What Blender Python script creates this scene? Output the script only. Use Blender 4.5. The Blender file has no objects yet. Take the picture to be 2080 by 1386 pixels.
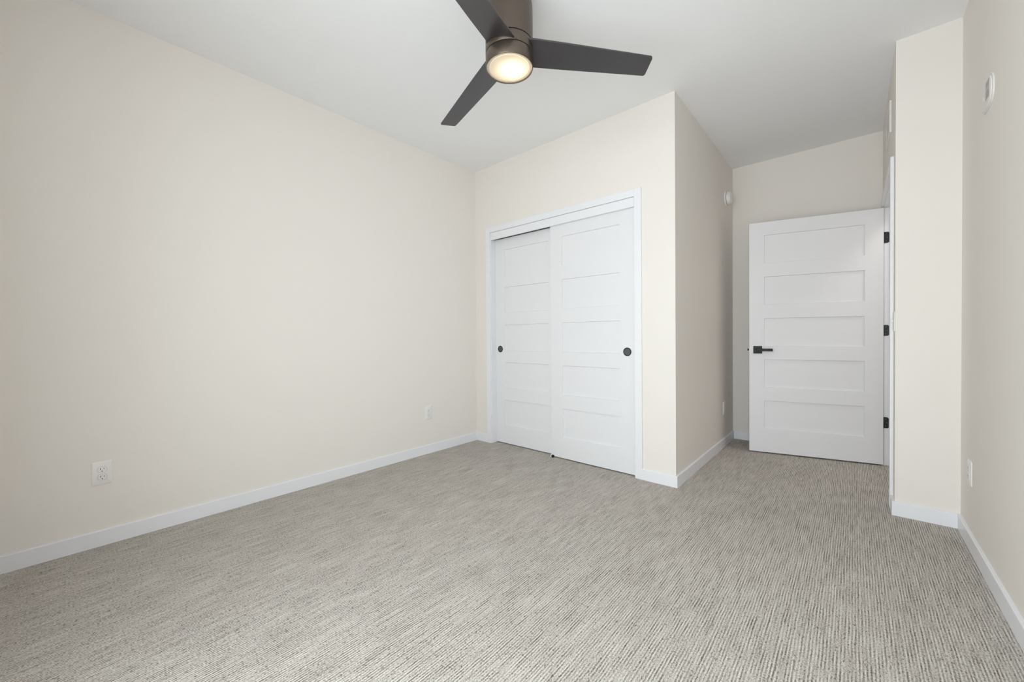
import bpy, bmesh, math, random
from mathutils import Matrix, Vector

# ------------------------------------------------------------------ camera, world, lights, exposure
scn = bpy.context.scene
COL = scn.collection
YAW, PITCH, ROLL = 0.7192, -0.0117, -0.0085
CAM_H = 1.0556


def add_camera():
    cy, sy = math.cos(YAW), math.sin(YAW)
    f = Vector((-sy * math.cos(PITCH), cy * math.cos(PITCH), math.sin(PITCH)))
    r = Vector((cy, sy, 0.0))
    u = r.cross(f)
    r2 = r * math.cos(ROLL) + u * math.sin(ROLL)
    u2 = -r * math.sin(ROLL) + u * math.cos(ROLL)
    m = Matrix(((r2.x, u2.x, -f.x, 0), (r2.y, u2.y, -f.y, 0), (r2.z, u2.z, -f.z, CAM_H), (0, 0, 0, 1)))
    cam = bpy.data.cameras.new('camera')
    cam.sensor_width = 36.0
    cam.lens = 792.23 / 2080 * 36.0
    cam.clip_start = 0.02
    o = bpy.data.objects.new('camera', cam)
    o.matrix_world = m
    COL.objects.link(o)
    scn.camera = o


add_camera()

# room planes (metres, camera above the origin)
XL, XR = -2.908, 0.435          # left and right wall
XC = -0.923                     # side of the closet
XB, YB = 0.181, 3.155           # wall return by the entry door
YC, YA = 2.766, 4.465           # closet front, alcove end
YW = -0.33                      # window wall behind the camera
HC = 2.729                      # ceiling
TB, HB = 0.0125, 0.080          # baseboard
WX0, WX1, WZ0, WZ1 = -1.40, 0.36, 0.20, 2.30   # window opening

world = bpy.data.worlds.new('world')
scn.world = world
world.use_nodes = True
wn = world.node_tree.nodes
sky = wn.new('ShaderNodeTexSky')
sky.sky_type = 'NISHITA'
sky.sun_elevation = math.radians(40)
sky.sun_rotation = math.radians(20)
sky.sun_disc = False
world.node_tree.links.new(sky.outputs[0], wn['Background'].inputs[0])
wn['Background'].inputs[1].default_value = 0.05


def area_light(name, loc, rot, sx, sy, power, color, spread=math.pi):
    l = bpy.data.lights.new(name, 'AREA')
    l.shape = 'RECTANGLE'
    l.size, l.size_y = sx, sy
    l.energy = power
    l.color = color
    l.spread = spread
    o = bpy.data.objects.new(name, l)
    o.location = loc
    o.rotation_euler = rot
    COL.objects.link(o)
    return o


# overcast daylight coming in through the window behind the camera
area_light('window_daylight', ((WX0 + WX1) / 2, YW - 0.22, (WZ0 + WZ1) / 2), (math.radians(90), 0, 0),
           WX1 - WX0 + 0.1, WZ1 - WZ0 + 0.1, 111.0, (0.935, 0.972, 1.0))

# unseen fill light added in the hallway to lift the entry door and alcove carpet
area_light('hall_fill_light', (XB + 0.62, 3.85, HC - 0.06), (0, 0, 0), 0.35, 0.35, 7.5, (1.0, 0.985, 0.96))

vs = scn.view_settings
vs.view_transform = 'Standard'
vs.look = 'None'
vs.gamma = 1.0
vs.use_curve_mapping = False
vs.exposure = 0.0
scn.cycles.max_bounces = 16
scn.cycles.diffuse_bounces = 12
scn.cycles.caustics_reflective = False
scn.cycles.caustics_refractive = False
scn.cycles.use_denoising = True


# ------------------------------------------------------------------ materials
def mat(name, color, rough=0.5, metal=0.0, spec=0.5):
    m = bpy.data.materials.new(name)
    m.use_nodes = True
    b = m.node_tree.nodes['Principled BSDF']
    b.inputs['Base Color'].default_value = (*color, 1)
    b.inputs['Roughness'].default_value = rough
    b.inputs['Metallic'].default_value = metal
    b.inputs['Specular IOR Level'].default_value = spec
    return m


def add_bump(m, scale, strength, dist=0.002, detail=3.0, vary=0.0):
    nt = m.node_tree
    b = nt.nodes['Principled BSDF']
    tc = nt.nodes.new('ShaderNodeTexCoord')
    n = nt.nodes.new('ShaderNodeTexNoise')
    n.inputs['Scale'].default_value = scale
    n.inputs['Detail'].default_value = detail
    bp = nt.nodes.new('ShaderNodeBump')
    bp.inputs['Strength'].default_value = strength
    bp.inputs['Distance'].default_value = dist
    nt.links.new(tc.outputs['Object'], n.inputs['Vector'])
    nt.links.new(n.outputs['Fac'], bp.inputs['Height'])
    nt.links.new(bp.outputs['Normal'], b.inputs['Normal'])
    if vary:
        c = b.inputs['Base Color'].default_value[:3]
        mx = nt.nodes.new('ShaderNodeMix')
        mx.data_type = 'RGBA'
        mx.inputs['A'].default_value = (*[v * (1 - vary) for v in c], 1)
        mx.inputs['B'].default_value = (*[min(1, v * (1 + vary)) for v in c], 1)
        nt.links.new(n.outputs['Fac'], mx.inputs['Factor'])
        nt.links.new(mx.outputs['Result'], b.inputs['Base Color'])
    return m


M = {}
M['wall'] = add_bump(mat('wall_paint', (0.776, 0.741, 0.704), 0.75, spec=0.25), 190, 0.16, 0.0015, vary=0.012)
M['ceiling'] = add_bump(mat('ceiling_paint', (0.815, 0.82, 0.83), 0.85, spec=0.2), 120, 0.25, 0.002, vary=0.012)
M['trim'] = add_bump(mat('white_trim', (0.78, 0.788, 0.82), 0.38, spec=0.4), 30, 0.02, 0.001)
M['door'] = add_bump(mat('white_door', (0.752, 0.754, 0.778), 0.42, spec=0.4), 40, 0.02, 0.001)
M['plastic'] = add_bump(mat('white_plastic', (0.775, 0.76, 0.745), 0.35), 20, 0.01, 0.001)
M['slot'] = mat('dark_slot', (0.012, 0.012, 0.012), 0.7)
M['black'] = add_bump(mat('black_metal', (0.022, 0.022, 0.024), 0.45, 0.6), 300, 0.05, 0.0005)
M['cup'] = add_bump(mat('dark_grey_metal', (0.10, 0.10, 0.105), 0.5, 0.5), 300, 0.05, 0.0005)
M['bronze'] = add_bump(mat('brushed_bronze', (0.135, 0.108, 0.088), 0.38, 0.75), 250, 0.04, 0.0005)
M['groove'] = mat('dark_groove', (0.015, 0.013, 0.012), 0.7)
M['closet'] = mat('closet_interior', (0.6, 0.58, 0.55), 0.8)
M['vinyl'] = mat('white_vinyl', (0.8, 0.8, 0.8), 0.4)


def blade_material():
    m = mat('dark_walnut_blade', (0.05, 0.045, 0.045), 0.33, spec=0.9)
    nt = m.node_tree
    b = nt.nodes['Principled BSDF']
    tc = nt.nodes.new('ShaderNodeTexCoord')
    mp = nt.nodes.new('ShaderNodeMapping')
    mp.inputs['Scale'].default_value = (2.0, 60.0, 10.0)
    n = nt.nodes.new('ShaderNodeTexNoise')
    n.inputs['Scale'].default_value = 2.5
    n.inputs['Detail'].default_value = 5
    cr = nt.nodes.new('ShaderNodeValToRGB')
    cr.color_ramp.elements[0].color = (0.025, 0.022, 0.025, 1)
    cr.color_ramp.elements[1].color = (0.033, 0.029, 0.032, 1)
    nt.links.new(tc.outputs['Object'], mp.inputs['Vector'])
    nt.links.new(mp.outputs['Vector'], n.inputs['Vector'])
    nt.links.new(n.outputs['Fac'], cr.inputs['Fac'])
    nt.links.new(cr.outputs['Color'], b.inputs['Base Color'])
    return m


M['blade'] = blade_material()


def glass_diffuser():
    m = bpy.data.materials.new('frosted_glass')
    m.use_nodes = True
    nt = m.node_tree
    nt.nodes.clear()
    out = nt.nodes.new('ShaderNodeOutputMaterial')
    mix = nt.nodes.new('ShaderNodeMixShader')
    tr = nt.nodes.new('ShaderNodeBsdfTranslucent')
    tr.inputs['Color'].default_value = (0.95, 0.90, 0.82, 1)
    gl = nt.nodes.new('ShaderNodeBsdfGlossy')
    gl.inputs['Roughness'].default_value = 0.3
    mix.inputs['Fac'].default_value = 0.05
    nt.links.new(tr.outputs[0], mix.inputs[1])
    nt.links.new(gl.outputs[0], mix.inputs[2])
    nt.links.new(mix.outputs[0], out.inputs['Surface'])
    return m


M['frosted'] = glass_diffuser()


def pane_material():
    m = bpy.data.materials.new('window_glass')
    m.use_nodes = True
    nt = m.node_tree
    nt.nodes.clear()
    out = nt.nodes.new('ShaderNodeOutputMaterial')
    mix = nt.nodes.new('ShaderNodeMixShader')
    tr = nt.nodes.new('ShaderNodeBsdfTransparent')
    tr.inputs['Color'].default_value = (0.97, 0.985, 0.98, 1)
    gl = nt.nodes.new('ShaderNodeBsdfGlossy')
    gl.inputs['Roughness'].default_value = 0.0
    mix.inputs['Fac'].default_value = 0.06
    nt.links.new(tr.outputs[0], mix.inputs[1])
    nt.links.new(gl.outputs[0], mix.inputs[2])
    nt.links.new(mix.outputs[0], out.inputs['Surface'])
    return m


M['pane'] = pane_material()


def carpet_material():
    m = mat('ribbed_loop_carpet', (0.4, 0.37, 0.34), 0.95, spec=0.1)
    nt = m.node_tree
    N, L = nt.nodes.new, nt.links.new
    b = nt.nodes['Principled BSDF']
    tc = N('ShaderNodeTexCoord')
    sep = N('ShaderNodeSeparateXYZ')
    L(tc.outputs['Object'], sep.inputs[0])

    def math_node(op, a, bb=None):
        n = N('ShaderNodeMath')
        n.operation = op
        for i, v in enumerate((a, bb)):
            if v is None:
                continue
            if isinstance(v, (int, float)):
                n.inputs[i].default_value = v
            else:
                L(v, n.inputs[i])
        return n.outputs[0]

    def noise(sx, sy, scale, detail, rough=0.5):
        mp = N('ShaderNodeMapping')
        mp.inputs['Scale'].default_value = (sx, sy, 1.0)
        L(tc.outputs['Object'], mp.inputs['Vector'])
        n = N('ShaderNodeTexNoise')
        n.inputs['Scale'].default_value = scale
        n.inputs['Detail'].default_value = detail
        n.inputs['Roughness'].default_value = rough
        L(mp.outputs['Vector'], n.inputs['Vector'])
        return n.outputs['Fac']

    P = 0.0092
    wob = noise(26, 9, 1.0, 3.0)
    xw = math_node('ADD', sep.outputs['X'], math_node('MULTIPLY', math_node('SUBTRACT', wob, 0.5), 0.006))
    rib = math_node('ADD', math_node('MULTIPLY', math_node('SINE', math_node('MULTIPLY', xw, 2 * math.pi / P)), 0.5), 0.5)
    gate = noise(45, 12, 1.0, 2.0)                                                         # ribs fade in and out
    gate = math_node('MULTIPLY', math_node('MAXIMUM', math_node('SUBTRACT', gate, 0.30), 0.0), 2.6)
    loop = noise(260, 170, 1.0, 2.0, 0.6)                                                  # single yarn loops
    streak = noise(109, 7, 1.0, 2.0, 0.5)                                                  # long rows, light and dark
    patch = noise(9, 3.5, 1.0, 4.0, 0.6)
    pit = noise(150, 70, 1.0, 1.0)                                                         # gaps between loops, their self-shadow put into the colour
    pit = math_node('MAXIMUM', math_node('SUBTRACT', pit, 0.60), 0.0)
    ribs = math_node('MULTIPLY', math_node('SUBTRACT', rib, 0.5), gate)
    h = math_node('ADD', math_node('MULTIPLY', ribs, 0.62), math_node('MULTIPLY', math_node('SUBTRACT', loop, 0.5), 1.25))
    h = math_node('ADD', h, math_node('MULTIPLY', math_node('SUBTRACT', streak, 0.5), 0.55))
    h = math_node('ADD', h, math_node('MULTIPLY', math_node('SUBTRACT', patch, 0.5), 0.22))
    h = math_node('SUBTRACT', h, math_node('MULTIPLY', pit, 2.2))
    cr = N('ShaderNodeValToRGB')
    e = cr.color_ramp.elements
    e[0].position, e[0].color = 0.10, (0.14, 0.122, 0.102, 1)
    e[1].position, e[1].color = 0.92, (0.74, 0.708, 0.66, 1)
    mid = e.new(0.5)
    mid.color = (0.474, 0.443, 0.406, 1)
    L(math_node('ADD', math_node('MULTIPLY', h, 1.0), 0.5), cr.inputs['Fac'])  # low spots go dark: yarn tones plus painted self-shadow
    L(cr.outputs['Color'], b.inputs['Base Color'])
    bp = N('ShaderNodeBump')
    bp.inputs['Strength'].default_value = 0.7
    bp.inputs['Distance'].default_value = 0.004
    L(h, bp.inputs['Height'])
    L(bp.outputs['Normal'], b.inputs['Normal'])
    return m


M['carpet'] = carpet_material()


# ------------------------------------------------------------------ mesh helpers
def box(bm, x0, x1, y0, y1, z0, z1):
    v = [bm.verts.new(p) for p in ((x0, y0, z0), (x1, y0, z0), (x1, y1, z0), (x0, y1, z0),
                                   (x0, y0, z1), (x1, y0, z1), (x1, y1, z1), (x0, y1, z1))]
    for f in ((3, 2, 1, 0), (4, 5, 6, 7), (0, 1, 5, 4), (1, 2, 6, 5), (2, 3, 7, 6), (3, 0, 4, 7)):
        bm.faces.new([v[i] for i in f])
    return v


def prism(bm, poly, axis, a, c):
    """Extrude a 2-D outline along an axis; the outline's two numbers fill the other two axes in x, y, z order."""
    def P(p, t):
        q = list(p)
        q.insert('xyz'.index(axis), t)
        return q
    A = [bm.verts.new(P(p, a)) for p in poly]
    B = [bm.verts.new(P(p, c)) for p in poly]
    n = len(poly)
    bm.faces.new(A[::-1])
    bm.faces.new(B)
    for i in range(n):
        bm.faces.new((A[i], A[(i + 1) % n], B[(i + 1) % n], B[i]))


def lathe(bm, prof, seg=64, cap0=True, cap1=True):
    """Turn a profile of (radius, z) about the z axis."""
    rings = []
    for r, z in prof:
        rings.append([bm.verts.new((r * math.cos(2 * math.pi * i / seg), r * math.sin(2 * math.pi * i / seg), z))
                      for i in range(seg)])
    for a, b in zip(rings, rings[1:]):
        for i in range(seg):
            j = (i + 1) % seg
            bm.faces.new((a[i], a[j], b[j], b[i]))
    if cap0:
        bm.faces.new(rings[0][::-1])
    if cap1:
        bm.faces.new(rings[-1])


def round_rect(w, h, r, n=6):
    pts = []
    for cx, cy, a0 in ((w / 2 - r, h / 2 - r, 0), (-w / 2 + r, h / 2 - r, 90), (-w / 2 + r, -h / 2 + r, 180), (w / 2 - r, -h / 2 + r, 270)):
        for i in range(n + 1):
            a = math.radians(a0 + 90 * i / n)
            pts.append((cx + r * math.cos(a), cy + r * math.sin(a)))
    return pts


def loft(bm, loops):
    """Skin a stack of outlines of equal length (lists of 3-D points), capped at both ends."""
    rings = [[bm.verts.new(p) for p in lp] for lp in loops]
    n = len(rings[0])
    bm.faces.new(rings[0][::-1])
    for a, b in zip(rings, rings[1:]):
        for i in range(n):
            bm.faces.new((a[i], a[(i + 1) % n], b[(i + 1) % n], b[i]))
    bm.faces.new(rings[-1])


def obj(name, bm, m, parent=None, loc=None, bevel=0.0, smooth=None, seg=2):
    bmesh.ops.recalc_face_normals(bm, faces=bm.faces)
    me = bpy.data.meshes.new(name)
    if loc is not None and parent is None:
        bmesh.ops.translate(bm, verts=bm.verts, vec=-Vector(loc))
    bm.to_mesh(me)
    bm.free()
    me.materials.append(m if not isinstance(m, str) else M[m])
    o = bpy.data.objects.new(name, me)
    COL.objects.link(o)
    if parent is not None:
        o.parent = parent
    elif loc is not None:
        o.location = loc
    if bevel:
        md = o.modifiers.new('bevel', 'BEVEL')
        md.width = bevel
        md.segments = seg
        md.limit_method = 'ANGLE'
        md.angle_limit = math.radians(40)
    if smooth:
        for p in me.polygons:
            p.use_smooth = True
        me.set_sharp_from_angle(angle=math.radians(smooth))
    return o


def tag(o, label=None, cat=None, group=None, kind=None):
    if label:
        o['label'] = label
    if cat:
        o['category'] = cat
    if group:
        o['group'] = group
    if kind:
        o['kind'] = kind
    return o


def empty(name, loc, rot=(0, 0, 0)):
    o = bpy.data.objects.new(name, None)
    o.empty_display_size = 0.05
    o.location = loc
    o.rotation_euler = rot
    COL.objects.link(o)
    return o


def struct(name, boxes, m, label, cat, bevel=0.0, parent=None):
    bm = bmesh.new()
    for b in boxes:
        box(bm, *b)
    o = obj(name, bm, m, parent, bevel=bevel)
    if parent is None:
        tag(o, label, cat, kind='structure')
    return o


# ------------------------------------------------------------------ room shell
T = 0.12
HALLX = XB + 1.15
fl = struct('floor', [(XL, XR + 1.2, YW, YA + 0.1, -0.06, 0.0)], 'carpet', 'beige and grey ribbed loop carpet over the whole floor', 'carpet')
struct('ceiling', [(XL - T, XR + 1.3, YW - T, YA + T, HC, HC + 0.1)], 'ceiling', 'flat pale grey ceiling above the whole room', 'ceiling')
struct('wall_left', [(XL - T, XL, YW - T, YA + T, -0.06, HC)], 'wall', 'long plain cream wall on the left', 'wall')
# closet front, with its opening
CO0, CO1, COZ = -2.690, -1.2165, 2.078
struct('wall_closet_front', [(XL, CO0 - 0.018, YC, YC + 0.1, 0, HC), (CO1 + 0.018, XC, YC, YC + 0.1, 0, HC),
                             (CO0 - 0.018, CO1 + 0.018, YC, YC + 0.1, COZ + 0.018, HC)], 'wall',
       'cream wall around the sliding closet doors', 'wall')
struct('wall_closet_side', [(XC - 0.1, XC, YC + 0.1, YA + T, 0, HC)], 'wall', 'shaded cream closet wall facing the alcove', 'wall')
struct('wall_closet_rear', [(XL, XC - 0.1, YC + 0.72, YC + 0.8, 0, HC)], 'closet', 'rear wall inside the closet', 'wall')
struct('wall_alcove_end', [(XC, XB + T, YA, YA + T, 0, HC)], 'wall', 'cream wall at the end of the alcove behind the open door', 'wall')
# wall with the entry door opening
DO0, DO1, DOZ = 3.330, 4.298, 2.052
struct('wall_alcove_right', [(XB, XB + T, YB + T, DO0 - 0.018, 0, HC), (XB, XB + T, DO1 + 0.018, YA, 0, HC),
                             (XB, XB + T, DO0 - 0.018, DO1 + 0.018, DOZ + 0.018, HC)], 'wall',
       'cream wall around the entry door opening', 'wall')
struct('wall_return', [(XB, XR + T, YB, YB + T, 0, HC)], 'wall', 'narrow cream wall facing the room right of the open door', 'wall')
struct('wall_right', [(XR, XR + T, YW - T, YB, -0.06, HC)], 'wall', 'cream wall along the right edge', 'wall')
struct('wall_hall', [(HALLX, HALLX + T, YB + T, YA + T, -0.06, HC), (XB + T, HALLX, YA, YA + T, 0, HC),
                     (XR + T, HALLX, YB, YB + T, 0, HC)], 'wall', 'hallway wall beyond the entry door opening', 'wall')
# window wall behind the camera
struct('wall_back', [(XL, WX0, YW - T, YW, 0, HC), (WX1, XR, YW - T, YW, 0, HC),
                     (WX0, WX1, YW - T, YW, 0, WZ0), (WX0, WX1, YW - T, YW, WZ1, HC)], 'wall',
       'cream window wall behind the camera', 'wall')


def window():
    w = tag(empty('window_1', ((WX0 + WX1) / 2, YW, WZ0)), 'wide two-pane window in the wall behind the camera', 'window', kind='structure')
    w.matrix_basis = Matrix.Translation(w.location)
    inv = -Vector(w.location)

    def part(name, boxes, m):
        bm = bmesh.new()
        for b in boxes:
            box(bm, *b)
        bmesh.ops.translate(bm, verts=bm.verts, vec=inv)
        return obj(name, bm, m, w)
    y0, y1 = YW - 0.09, YW - 0.03
    f = 0.05
    xm = (WX0 + WX1) / 2
    part('window_frame', [(WX0, WX0 + f, y0, y1, WZ0, WZ1), (WX1 - f, WX1, y0, y1, WZ0, WZ1),
                          (WX0 + f, WX1 - f, y0, y1, WZ0, WZ0 + f), (WX0 + f, WX1 - f, y0, y1, WZ1 - f, WZ1),
                          (xm - 0.03, xm + 0.03, y0, y1, WZ0 + f, WZ1 - f)], 'vinyl')
    part('pane', [(WX0 + f, xm - 0.03, YW - 0.065, YW - 0.059, WZ0 + f, WZ1 - f)], 'pane')
    part('pane', [(xm + 0.03, WX1 - f, YW - 0.065, YW - 0.059, WZ0 + f, WZ1 - f)], 'pane')
    part('window_sill', [(WX0 - 0.03, WX1 + 0.03, YW - 0.028, YW + 0.03, WZ0 - 0.02, WZ0)], 'trim')


window()


# ------------------------------------------------------------------ baseboards and door casings
def base_profile(sgn=1):
    return [(0, 0), (TB, 0), (TB, HB - 0.003), (TB - 0.003, HB), (0, HB)]


def baseboard(name, label, p0, p1, normal):
    """Straight baseboard from p0 to p1 against a wall whose inward normal is given."""
    bm = bmesh.new()
    n = Vector((normal[0], normal[1], 0))
    A, B = [], []
    for d, z in base_profile():
        A.append(bm.verts.new(Vector((p0[0], p0[1], z)) + n * d))
        B.append(bm.verts.new(Vector((p1[0], p1[1], z)) + n * d))
    k = len(A)
    bm.faces.new(A)
    bm.faces.new(B[::-1])
    for i in range(k):
        bm.faces.new((A[i], B[i], B[(i + 1) % k], A[(i + 1) % k]))
    return tag(obj(name, bm, 'trim'), label, 'baseboard', kind='structure')


CW = 0.0535                      # casing width
CA0, CA1 = -2.749, -1.159        # closet casing outer edges
baseboard('baseboard_left', 'white baseboard along the long left wall', (XL, YW), (XL, YC), (1, 0))
baseboard('baseboard_closet_left', 'short white baseboard piece left of the closet casing', (XL + TB, YC), (CA0, YC), (0, -1))
baseboard('baseboard_closet_right', 'white baseboard piece between closet casing and outer wall corner', (CA1, YC), (XC + TB, YC), (0, -1))
baseboard('baseboard_closet_side', 'shaded white baseboard along the side of the closet', (XC, YC), (XC, YA), (1, 0))
baseboard('baseboard_alcove_end', 'white baseboard on the alcove end wall behind the open door', (XC + TB, YA), (XB, YA), (0, -1))
baseboard('baseboard_alcove_right', 'very short white baseboard between entry casing and wall corner', (XB, YB), (XB, DO0 - 0.005 - 0.057), (-1, 0))
baseboard('baseboard_return', 'white baseboard on the narrow wall right of the open door', (XB - TB, YB), (XR - TB, YB), (0, -1))
baseboard('baseboard_right', 'white baseboard along the right wall', (XR, YW), (XR, YB), (-1, 0))
baseboard('baseboard_back', 'white baseboard under the window behind the camera', (XL + TB, YW), (XR - TB, YW), (0, 1))


def closet_trim():
    ct, tk = 2.1295, 0.0138
    y0 = YC - tk
    ci0, ci1, cit = CA0 + CW, CA1 - CW, ct - CW
    loc = ((CA0 + CA1) / 2, YC, 0)
    bm = bmesh.new()
    box(bm, CA0, ci0, y0, YC, 0, ct)
    box(bm, ci1, CA1, y0, YC, 0, ct)
    box(bm, ci0, ci1, y0, YC, cit, ct)
    t = obj('trim_1', bm, 'trim', loc=loc, bevel=0.0015)
    tag(t, 'white flat casing around the sliding closet doors', 'door casing', kind='structure')
    inv = -Vector(loc)

    def part(name, boxes, m='trim', bevel=0.001):
        b2 = bmesh.new()
        for b in boxes:
            box(b2, *b)
        bmesh.ops.translate(b2, verts=b2.verts, vec=inv)
        return obj(name, b2, m, t, bevel=bevel)
    part('jamb', [(CO0 - 0.018, CO0, YC, YC + 0.115, 0, COZ), (CO1, CO1 + 0.018, YC, YC + 0.115, 0, COZ),
                  (CO0 - 0.018, CO1 + 0.018, YC, YC + 0.115, COZ, COZ + 0.018)])
    part('track_fascia', [(CO0 + 0.001, CO1 - 0.001, YC - 0.004, YC + 0.014, 2.005, 2.0745)])
    part('track', [(CO0 + 0.001, CO1 - 0.001, YC + 0.018, YC + 0.11, 2.040, 2.076)], 'slot', 0)


closet_trim()


def entry_trim():
    tk, w = 0.016, 0.057
    x0, x1 = XB - tk, XB
    a0, a1 = DO0 - 0.005, DO1 + 0.005
    top = 2.056
    loc = (XB, (DO0 + DO1) / 2, 0)
    bm = bmesh.new()
    box(bm, x0, x1, a0 - w, a0, 0, top + w)
    box(bm, x0, x1, a1, a1 + w, 0, top + w)
    box(bm, x0, x1, a0, a1, top, top + w)
    t = obj('trim_2', bm, 'trim', loc=loc, bevel=0.0015)
    tag(t, 'white flat casing around the entry door opening', 'door casing', kind='structure')
    inv = -Vector(loc)

    def part(name, boxes, bevel=0.001):
        b2 = bmesh.new()
        for b in boxes:
            box(b2, *b)
        bmesh.ops.translate(b2, verts=b2.verts, vec=inv)
        return obj(name, b2, 'trim', t, bevel=bevel)
    part('jamb', [(XB, XB + T, DO0 - 0.018, DO0, 0, DOZ), (XB, XB + T, DO1, DO1 + 0.018, 0, DOZ),
                  (XB, XB + T, DO0 - 0.018, DO1 + 0.018, DOZ, DOZ + 0.018)])
    part('door_stop', [(XB + 0.038, XB + 0.070, DO0, DO0 + 0.011, 0, DOZ), (XB + 0.038, XB + 0.070, DO1 - 0.011, DO1, 0, DOZ),
                       (XB + 0.038, XB + 0.070, DO0 + 0.011, DO1 - 0.011, DOZ - 0.011, DOZ)])


entry_trim()


# ------------------------------------------------------------------ five-panel doors
def five_panel_leaf(w, t, h, zs, margin, depth=0.011, slope=0.0025):
    """Door leaf in local axes: x along the width, y into the wall (front face at y=0), z up, five recessed panels."""
    bm = bmesh.new()
    xs = [0, margin, w - margin, w]
    zz = [0]
    for a, b in zs:
        zz += [a, b]
    zz.append(h)

    def face_side(y, s):
        grid = [[bm.verts.new((x, y, z)) for x in xs] for z in zz]
        for i in range(len(zz) - 1):
            for j in range(3):
                q = [grid[i][j], grid[i][j + 1], grid[i + 1][j + 1], grid[i + 1][j]]
                if j == 1 and i % 2 == 1:
                    x0, x1, z0, z1 = xs[1] + slope, xs[2] - slope, zz[i] + slope, zz[i + 1] - slope
                    y2 = y + s * depth
                    inn = [bm.verts.new(p) for p in ((x0, y2, z0), (x1, y2, z0), (x1, y2, z1), (x0, y2, z1))]
                    for k in range(4):
                        bm.faces.new((q[k], q[(k + 1) % 4], inn[(k + 1) % 4], inn[k]))
                    bm.faces.new(inn)
                else:
                    bm.faces.new(q)
        return grid
    g0 = face_side(0.0, 1)
    g1 = face_side(t, -1)
    n = len(zz)
    for i in range(n - 1):
        bm.faces.new((g0[i][0], g0[i + 1][0], g1[i + 1][0], g1[i][0]))
        bm.faces.new((g0[i][3], g1[i][3], g1[i + 1][3], g0[i + 1][3]))
    for j in range(3):
        bm.faces.new((g0[0][j], g1[0][j], g1[0][j + 1], g0[0][j + 1]))
        bm.faces.new((g0[-1][j], g0[-1][j + 1], g1[-1][j + 1], g1[-1][j]))
    return bm


def finger_pull(parent, x, z):
    """Round recessed cup: a raised rim and a sunk disc."""
    R = 0.0325
    bm = bmesh.new()
    lathe(bm, [(R - 0.006, 0.0004), (R - 0.0055, 0.0022), (R - 0.002, 0.003), (R, 0.0015), (R, 0.0)], 40, False, False)
    p = obj('finger_pull', bm, 'black', parent, smooth=40)
    p.location = (x, 0, z)
    p.rotation_euler = (math.radians(90), 0, 0)
    tag(p, 'round dark grey recessed finger pull')
    bm = bmesh.new()
    lathe(bm, [(0.001, 0.0006), (R - 0.0055, 0.0006)], 40, True, False)
    obj('cup', bm, 'cup', p)


PZ = [(0.188, 0.434), (0.552, 0.803), (0.917, 1.171), (1.287, 1.538), (1.657, 1.905)]
DW = 0.762


def sliding_door(name, x0, y, pull_x, top, label):
    zb = 0.009
    zs = [(a - zb, b - zb) for a, b in PZ]
    o = obj(name, five_panel_leaf(DW, 0.035, top - zb, zs, 0.118), 'door', bevel=0.0)
    o.location = (x0, y, zb)
    tag(o, label, 'door', kind='structure')
    finger_pull(o, pull_x - x0, 0.932 - zb)
    return o


sliding_door('door_1', CO0 + 0.001, YC + 0.064, -2.631, 2.0145, 'left white sliding closet door set behind the other one')
sliding_door('door_2', -1.9885, YC + 0.020, -1.284, 2.022, 'right white sliding closet door overlapping in front')


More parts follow.
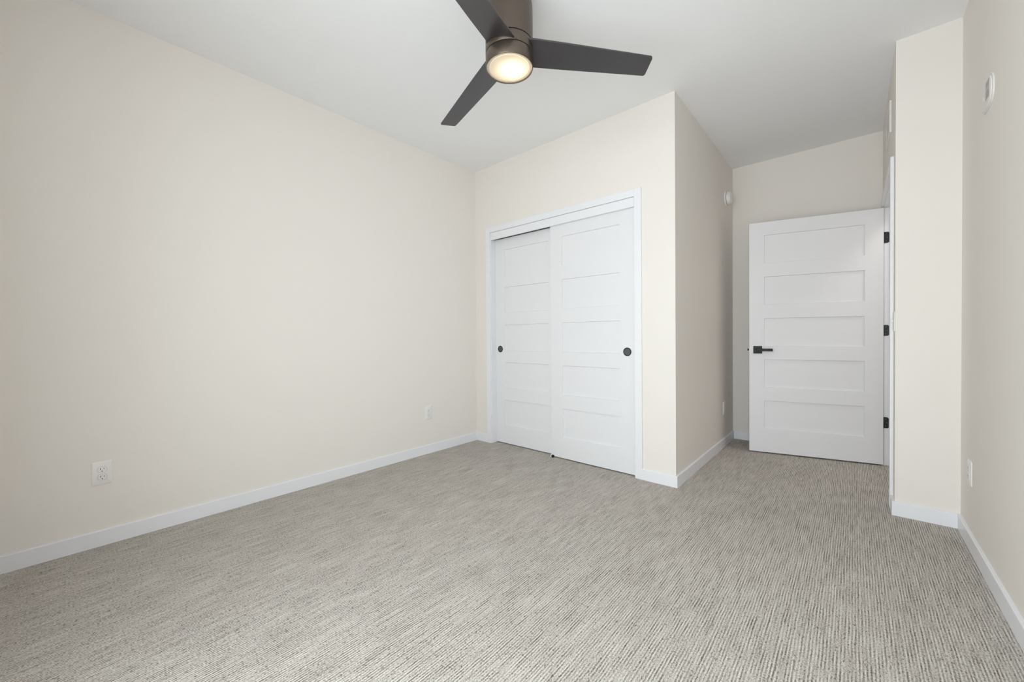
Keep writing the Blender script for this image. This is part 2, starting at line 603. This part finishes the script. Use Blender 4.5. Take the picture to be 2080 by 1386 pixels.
def hinged_door():
    ax, ay = -0.70457, 4.03828
    ang = math.radians(14.026)
    w, zb, t = 0.9105, 0.012, 0.035
    zs = [(a - zb, b - zb) for a, b in ((0.222, 0.468), (0.585, 0.833), (0.949, 1.197), (1.317, 1.564), (1.683, 1.930))]
    o = obj('door_3', five_panel_leaf(w, t, 2.032, zs, 0.1145), 'door')
    o.location = (ax, ay, zb)
    o.rotation_euler = (0, 0, ang)
    tag(o, 'open white five-panel entry door with black lever at the alcove end', 'door', kind='structure')
    # lever handle: square rose, neck, flat lever pointing at the hinges; the same on the far face
    hz = 0.9185 - zb
    for s in (-1, 1):
        y0 = 0.0 if s < 0 else t
        bm = bmesh.new()
        ys = sorted((y0, y0 + s * 0.008))
        box(bm, 0.031, 0.097, ys[0], ys[1], hz - 0.033, hz + 0.033)
        rose = obj('handle_rose', bm, 'black', o, bevel=0.0015)
        tag(rose, 'square black rose plate of the lever handle')
        bm = bmesh.new()
        prism(bm, [(0.064 + 0.011 * math.cos(i * math.pi / 10), hz + 0.011 * math.sin(i * math.pi / 10)) for i in range(20)],
              'y', y0 + s * 0.008, y0 + s * 0.046)
        ys = sorted((y0 + s * 0.036, y0 + s * 0.047))
        box(bm, 0.053, 0.172, ys[0], ys[1], hz - 0.0115, hz + 0.0115)
        obj('lever', bm, 'black', rose, bevel=0.001)
    bm = bmesh.new()
    prism(bm, [(-0.012, t / 2 + 0.007), (-0.0005, t / 2 + 0.007), (-0.0005, t / 2 - 0.007), (-0.006, t / 2 - 0.007)], 'z', hz - 0.009, hz + 0.009)
    obj('latch', bm, 'black', o)
    bm = bmesh.new()
    box(bm, -0.001, 0.0005, t / 2 - 0.012, t / 2 + 0.012, hz - 0.028, hz + 0.028)
    obj('latch_plate', bm, 'trim', o)
    # three hinges, seen as black leaves on the jamb with a knuckle at the door edge
    Rinv = Matrix.Rotation(-ang, 4, 'Z')

    def loc_of(x, y, z):
        return Rinv @ Vector((x - ax, y - ay, z - zb))
    for z0, z1 in ((0.297, 0.386), (1.035, 1.122), (1.773, 1.861)):
        zc, hh = (z0 + z1) / 2, z1 - z0
        bm = bmesh.new()
        r = 0.012
        pts = [(XB + 0.001, z0), (XB + 0.031 - r, z0)]
        pts += [(XB + 0.031 - r + r * math.sin(a), z0 + r - r * math.cos(a)) for a in [i * math.pi / 12 for i in range(1, 7)]]
        pts += [(XB + 0.031 - r + r * math.cos(a), z1 - r + r * math.sin(a)) for a in [i * math.pi / 12 for i in range(0, 7)]]
        pts += [(XB + 0.001, z1)]
        prism(bm, pts, 'y', DO1 - 0.0025, DO1 - 0.0002)
        for v in bm.verts:
            v.co = loc_of(*v.co)
        h = obj('hinge', bm, 'black', o)
        tag(h, 'black hinge')
        bm = bmesh.new()
        prism(bm, [(XB - 0.004 + 0.0055 * math.cos(i * math.pi / 8), DO1 - 0.0045 + 0.0055 * math.sin(i * math.pi / 8)) for i in range(16)],
              'z', z0, z1)
        for v in bm.verts:
            v.co = loc_of(*v.co)
        obj('knuckle', bm, 'black', h)
        for dz, dx in ((-0.027, 0.013), (0.0, 0.020), (0.027, 0.013)):
            bm = bmesh.new()
            prism(bm, [(XB + dx + 0.0035 * math.cos(i * math.pi / 6), zc + dz + 0.0035 * math.sin(i * math.pi / 6)) for i in range(12)],
                  'y', DO1 - 0.0032, DO1 - 0.0024)
            for v in bm.verts:
                v.co = loc_of(*v.co)
            obj('screw', bm, 'cup', h)


hinged_door()


# ------------------------------------------------------------------ ceiling fan
def ceiling_fan():
    k = 1.03
    fx, fy = -1.2002 * k, 1.3683 * k
    z_of = lambda z: CAM_H + (z - CAM_H) * k
    zb, zs1, zs2, zbl = z_of(2.2938), z_of(2.3516), z_of(2.3985), z_of(2.3718)
    R = 0.1125
    root = tag(empty('ceiling_fan', (fx, fy, HC)), 'dark bronze three-blade ceiling fan with lit round light', 'ceiling fan')
    # local z is measured down from the ceiling
    L = lambda z: z - HC
    bm = bmesh.new()
    prof = [(R - 0.004, L(zs2) + 0.003), (R - 0.0005, L(zs2) + 0.004), (R, L(zs2) + 0.007)]
    for i in range(0, 13):
        a = math.radians(90 * i / 12)
        prof.append((0.050 + (R - 0.050) * math.cos(a), L(2.607) + 0.085 * math.sin(a)))
    prof += [(0.050, L(2.700)), (0.062, L(2.712)), (0.070, L(2.7285))]
    lathe(bm, prof, 96)
    obj('motor_housing', bm, 'bronze', root, smooth=35)
    bm = bmesh.new()
    lathe(bm, [(R - 0.010, L(zb) + 0.05), (R - 0.010, L(zs2) + 0.02)], 64)
    obj('inner_hub', bm, 'groove', root, smooth=35)
    bm = bmesh.new()
    lathe(bm, [(R - 0.009, L(zs1) + 0.0015), (R - 0.001, L(zs1) + 0.0015), (R, L(zs1) + 0.003),
               (R, L(zs2) - 0.002), (R - 0.001, L(zs2) - 0.0005), (R - 0.009, L(zs2) - 0.0005)], 96)
    obj('blade_ring', bm, 'bronze', root, smooth=35)
    # light kit: open bronze cup, frosted glass in its mouth, a warm bulb inside
    bm = bmesh.new()
    lathe(bm, [(0.02, L(zs1) - 0.004), (R - 0.001, L(zs1) - 0.0025), (R, L(zs1) - 0.004), (R, L(zb) + 0.002), (R - 0.001, L(zb) + 0.0005),
               (R - 0.002, L(zb)), (R - 0.0045, L(zb) + 0.0005), (R - 0.005, L(zb) + 0.004), (R - 0.005, L(zs1) - 0.009), (0.02, L(zs1) - 0.009)], 96, False, False)
    kit = obj('light_kit', bm, 'bronze', root, smooth=35)
    bm = bmesh.new()
    lathe(bm, [(0.02, L(zs1) - 0.0098), (R - 0.0075, L(zs1) - 0.0098), (R - 0.0056, L(zs1) - 0.0118), (R - 0.0056, L(zb) + 0.011)], 64, False, False)
    obj('reflector', bm, 'vinyl', kit, smooth=35)
    bm = bmesh.new()
    rg = R - 0.0055
    lathe(bm, [(0.0005, L(zb) + 0.002), (rg * 0.5, L(zb) + 0.0022), (rg - 0.016, L(zb) + 0.0034), (rg - 0.0145, L(zb) + 0.0056), (rg - 0.006, L(zb) + 0.0050),
               (rg - 0.0015, L(zb) + 0.0030), (rg, L(zb) + 0.0055), (rg, L(zb) + 0.010)], 96, True, False)
    g = obj('glass_diffuser', bm, 'frosted', kit, smooth=50)
    tag(g, 'glowing warm white frosted glass disc')
    bulb = bpy.data.lights.new('fan_bulb', 'AREA')
    bulb.shape = 'DISK'
    bulb.size = 0.09
    bulb.energy = 0.13
    bulb.color = (1.0, 0.77, 0.50)
    bo = bpy.data.objects.new('fan_bulb', bulb)
    bo.location = (fx + 0.004, fy + 0.016, zb + 0.047)
    COL.objects.link(bo)
    # three pitched blades
    ang0, pitch, droop = 0.7937, math.tan(-0.2067), 0.0655
    r0, r1 = R - 0.004, 0.684
    a0, a1, th = 0.0733, 0.0517, 0.0075
    for i in range(3):
        ang = ang0 + i * 2 * math.pi / 3
        bm = bmesh.new()

        def arc(cx, cy, r, s, e, n=6):
            return [(cx + r * math.cos(math.radians(s + (e - s) * q / n)), cy + r * math.sin(math.radians(s + (e - s) * q / n))) for q in range(n + 1)]
        rc = 0.012
        out = [(r0 - 0.012, -a0 * 0.985), (0.25, -(a0 + (a1 - a0) * (0.25 - r0) / (r1 - r0)))]
        out += arc(r1 - rc, -a1 + rc, rc, -90, 0)
        out += arc(r1 - rc, a1 - rc, rc, 0, 90)
        out += [(0.25, (a0 + (a1 - a0) * (0.25 - r0) / (r1 - r0))), (r0 - 0.012, a0 * 0.985)]
        # inner end follows the ring
        out += [(math.sqrt(max(1e-6, (r0 - 0.006) ** 2 - y * y)) if abs(y) < r0 - 0.006 else 0, y) for y in (0.066, 0.045, 0.02, 0, -0.02, -0.045, -0.066)]

        def lift(p, dz):
            x, y = p
            z = L(zbl) + y * pitch - droop * (x - r0) + dz
            return (x, y, z)
        loft(bm, [[lift(p, -th / 2) for p in out], [lift(p, th / 2) for p in out]])
        b = obj('blade', bm, 'blade', root, bevel=0.0015)
        b.rotation_euler = (0, 0, ang)
        # slotted bronze holder lip where the blade leaves the ring
        for s in (-1, 1):
            y = s * (a0 + 0.003)
            xr = math.sqrt(max(0, R * R - y * y))
            bm = bmesh.new()
            box(bm, xr - 0.006, xr + 0.004, y - 0.0018, y + 0.0018, L(zbl) + y * pitch - 0.0055, L(zbl) + y * pitch + 0.0055)
            obj('blade_holder', bm, 'bronze', b, bevel=0.001)


ceiling_fan()


# ------------------------------------------------------------------ wall plates, alarms, vent
def disc(bm, cx, cz, r, y0, y1, n=16):
    prism(bm, [(cx + r * math.cos(2 * math.pi * i / n), cz + r * math.sin(2 * math.pi * i / n)) for i in range(n)], 'y', y0, y1)


def plate_bm(w=0.076, h=0.121, t=0.0055):
    bm = bmesh.new()
    lo = round_rect(w, h, 0.004)
    md = round_rect(w - 0.001, h - 0.001, 0.004)
    hi = round_rect(w - 0.011, h - 0.011, 0.003)
    loft(bm, [[(x, 0, z) for x, z in lo], [(x, -t * 0.45, z) for x, z in md], [(x, -t, z) for x, z in hi]])
    return bm


def make_outlet():
    """Duplex outlet facing -y, centre of the plate at the origin."""
    root = empty('wall_outlet', (0, 0, 0))
    obj('wall_plate', plate_bm(), 'plastic', root, smooth=30)
    for s in (1, -1):
        cz = s * 0.0195
        bm = bmesh.new()
        # round face with flattened top and bottom
        lp = []
        for i in range(40):
            a = 2 * math.pi * i / 40
            lp.append((0.0172 * math.cos(a), cz + max(-0.0142, min(0.0142, 0.0172 * math.sin(a)))))
        loft(bm, [[(x, -0.005, z) for x, z in lp], [(x, -0.0068, z) for x, z in lp], [(x * 0.95, -0.0073, cz + (z - cz) * 0.95) for x, z in lp]])
        r = obj('receptacle', bm, 'plastic', root, smooth=30)
        bm = bmesh.new()
        gr = [(x * 1.06, cz + (z - cz) * 1.07) for x, z in lp]
        loft(bm, [[(x, -0.005, z) for x, z in gr], [(x, -0.0057, z) for x, z in gr]])
        obj('shadow_gap', bm, M['gap'], r)
        bm = bmesh.new()
        box(bm, -0.0075, -0.0053, -0.0076, -0.0070, cz - 0.0005, cz + 0.0085)
        box(bm, 0.0055, 0.0073, -0.0076, -0.0070, cz + 0.0005, cz + 0.0075)
        prism(bm, [(0.0027 * math.cos(a), cz - 0.0075 + (0.0027 * math.sin(a) if math.sin(a) < 0 else 0.0024))
                   for a in [math.pi + i * math.pi / 8 for i in range(9)]], 'y', -0.0076, -0.0070)
        obj('slot', bm, 'slot', r)
    bm = bmesh.new()
    disc(bm, 0, 0, 0.0032, -0.0064, -0.005)
    obj('screw', bm, 'plastic', root)
    return root


M['gap'] = mat('pale_grey_gap', (0.42, 0.41, 0.40), 0.8)


def copy_tree(o, parent=None):
    c = o.copy()
    COL.objects.link(c)
    if parent is not None:
        c.parent = parent
    for ch in o.children:
        copy_tree(ch, c)
    return c


first = make_outlet()
OUT = [((XL, 0.111, 0.3705), 90, 'white outlet on the left wall nearest the camera'),
       ((XL, 2.160, 0.3685), 90, 'white outlet on the left wall near the closet'),
       ((XC, 4.095, 0.3600), 90, 'white outlet seen edge-on on the closet side wall in the alcove'),
       ((XR, 2.930, 0.3630), -90, 'white outlet seen edge-on low on the right wall')]
for i, (loc, rz, lab) in enumerate(OUT):
    o = first if i == 0 else copy_tree(first)
    o.location = loc
    o.rotation_euler = (0, 0, math.radians(rz))
    tag(o, lab, 'outlet', 'wall outlets')


def light_switch():
    root = tag(empty('light_switch', (XB, 3.212, 1.124), (0, 0, math.radians(-90))), 'white toggle light switch by the entry door casing', 'light switch')
    obj('wall_plate', plate_bm(0.072, 0.117), 'plastic', root, smooth=30)
    bm = bmesh.new()
    prism(bm, [(-0.005, -0.004), (-0.005, 0.006), (-0.017, 0.014), (-0.018, 0.007)], 'x', -0.004, 0.004)
    obj('toggle', bm, 'plastic', root)
    for s in (-1, 1):
        bm = bmesh.new()
        disc(bm, 0, s * 0.030, 0.003, -0.0064, -0.005)
        obj('screw', bm, 'plastic', root)


light_switch()


def smoke_alarm():
    """Ceiling-type round alarm mounted on the closet side wall; turned about +x."""
    root = tag(empty('smoke_alarm', (XC, 4.190, 2.360), (0, math.radians(90), 0)), 'round white smoke alarm high on the closet side wall in the alcove', 'smoke alarm')
    bm = bmesh.new()
    lathe(bm, [(0.070, 0.0), (0.070, 0.009), (0.067, 0.012), (0.050, 0.012)], 64)
    obj('base_plate', bm, 'plastic', root, smooth=35)
    bm = bmesh.new()
    lathe(bm, [(0.060, 0.011), (0.060, 0.0155)], 48)
    obj('vent_gap', bm, 'groove', root, smooth=35)
    bm = bmesh.new()
    lathe(bm, [(0.058, 0.015), (0.064, 0.0155), (0.064, 0.020), (0.058, 0.038), (0.048, 0.047), (0.02, 0.050)], 64)
    obj('cover', bm, 'plastic', root, smooth=30)
    bm = bmesh.new()
    lathe(bm, [(0.009, 0.049), (0.009, 0.0515)], 24)
    b = obj('test_button', bm, 'plastic', root, smooth=35)
    b.location = (0.02, 0.02, -0.0015)


smoke_alarm()


def wall_alarm():
    """Rounded-square alarm with a slotted grille on the right wall, faces -x."""
    root = tag(empty('wall_alarm', (XR, 2.625, 2.081), (0, 0, math.radians(-90))), 'white rounded wall alarm with slotted grille high on the right wall', 'alarm')
    W, H = 0.198, 0.138

    def sq(s, y, n=72, p=2.7):
        pts = []
        for i in range(n):
            a = 2 * math.pi * i / n
            c, d = math.cos(a), math.sin(a)
            pts.append((W / 2 * s * math.copysign(abs(c) ** (2 / p), c), y, H / 2 * s * math.copysign(abs(d) ** (2 / p), d)))
        return pts
    bm = bmesh.new()
    loft(bm, [sq(1.0, 0), sq(1.0, -0.0035), sq(0.985, -0.0048), sq(0.90, -0.0052), sq(0.88, -0.0085), sq(0.84, -0.0100), sq(0.70, -0.0106)])
    obj('body', bm, 'alarm', root, smooth=35)
    gx0, gx1 = 0.016, 0.072
    bm = bmesh.new()
    box(bm, gx0, gx1, -0.0108, -0.008, -0.034, 0.040)
    g = obj('grille', bm, M['grille'], root)
    bm = bmesh.new()
    for i in range(14):
        z = -0.0315 + i * 0.0053
        box(bm, gx0 - 0.0005, gx1 + 0.0005, -0.0113, -0.0106, z - 0.0010, z + 0.0010)
    box(bm, gx0 - 0.0005, gx1 + 0.0005, -0.0114, -0.0106, 0.004, 0.008)
    obj('slats', bm, 'alarm', g)
    bm = bmesh.new()
    disc(bm, -0.035, -0.005, 0.012, -0.0116, -0.009, 24)
    obj('button', bm, 'alarm', root)


M['alarm'] = add_bump(mat('ivory_plastic', (0.70, 0.68, 0.66), 0.4), 20, 0.01, 0.001)
M['grille'] = mat('grey_grille', (0.16, 0.155, 0.15), 0.7)
wall_alarm()


M['vent_back'] = mat('pale_vent_backing', (0.5, 0.49, 0.475), 0.8)


def air_vent():
    y0, y1, z0, z1, t = 3.50, 3.86, 2.347, 2.549, 0.009
    root = tag(empty('air_vent', (XB, (y0 + y1) / 2, (z0 + z1) / 2), (0, 0, math.radians(-90))), 'white air return grille above the entry door casing', 'vent')
    w, h, b = y1 - y0, z1 - z0, 0.022
    bm = bmesh.new()
    box(bm, -w / 2, w / 2, -t, 0, h / 2 - b, h / 2)
    box(bm, -w / 2, w / 2, -t, 0, -h / 2, -h / 2 + b)
    box(bm, -w / 2, -w / 2 + b, -t, 0, -h / 2 + b, h / 2 - b)
    box(bm, w / 2 - b, w / 2, -t, 0, -h / 2 + b, h / 2 - b)
    obj('frame', bm, 'plastic', root)
    bm = bmesh.new()
    box(bm, -w / 2 + b, w / 2 - b, -0.001, 0, -h / 2 + b, h / 2 - b)
    obj('backing', bm, M['vent_back'], root)
    n = 20
    for i in range(n):
        z = -h / 2 + b + (h - 2 * b) * (i + 0.5) / n
        bm = bmesh.new()
        prism(bm, [(-0.0015, z + 0.0044), (-0.007, z - 0.0036), (-0.008, z - 0.0036), (-0.0025, z + 0.0044)], 'x', -w / 2 + b, w / 2 - b)
        obj('louver', bm, 'plastic', root)


air_vent()


def floor_guide():
    root = tag(empty('door_guide', (-1.972, YC + 0.004, 0)), 'small black and white sliding door guide on the carpet', 'door guide')
    bm = bmesh.new()
    box(bm, -0.022, 0.010, 0.0, 0.014, 0, 0.004)
    box(bm, -0.020, -0.006, 0.004, 0.014, 0.004, 0.020)
    obj('bracket', bm, 'trim', root, bevel=0.0008)
    bm = bmesh.new()
    box(bm, -0.005, 0.012, -0.006, 0.013, 0.0005, 0.021)
    obj('roller_block', bm, 'black', root, bevel=0.0015)


floor_guide()
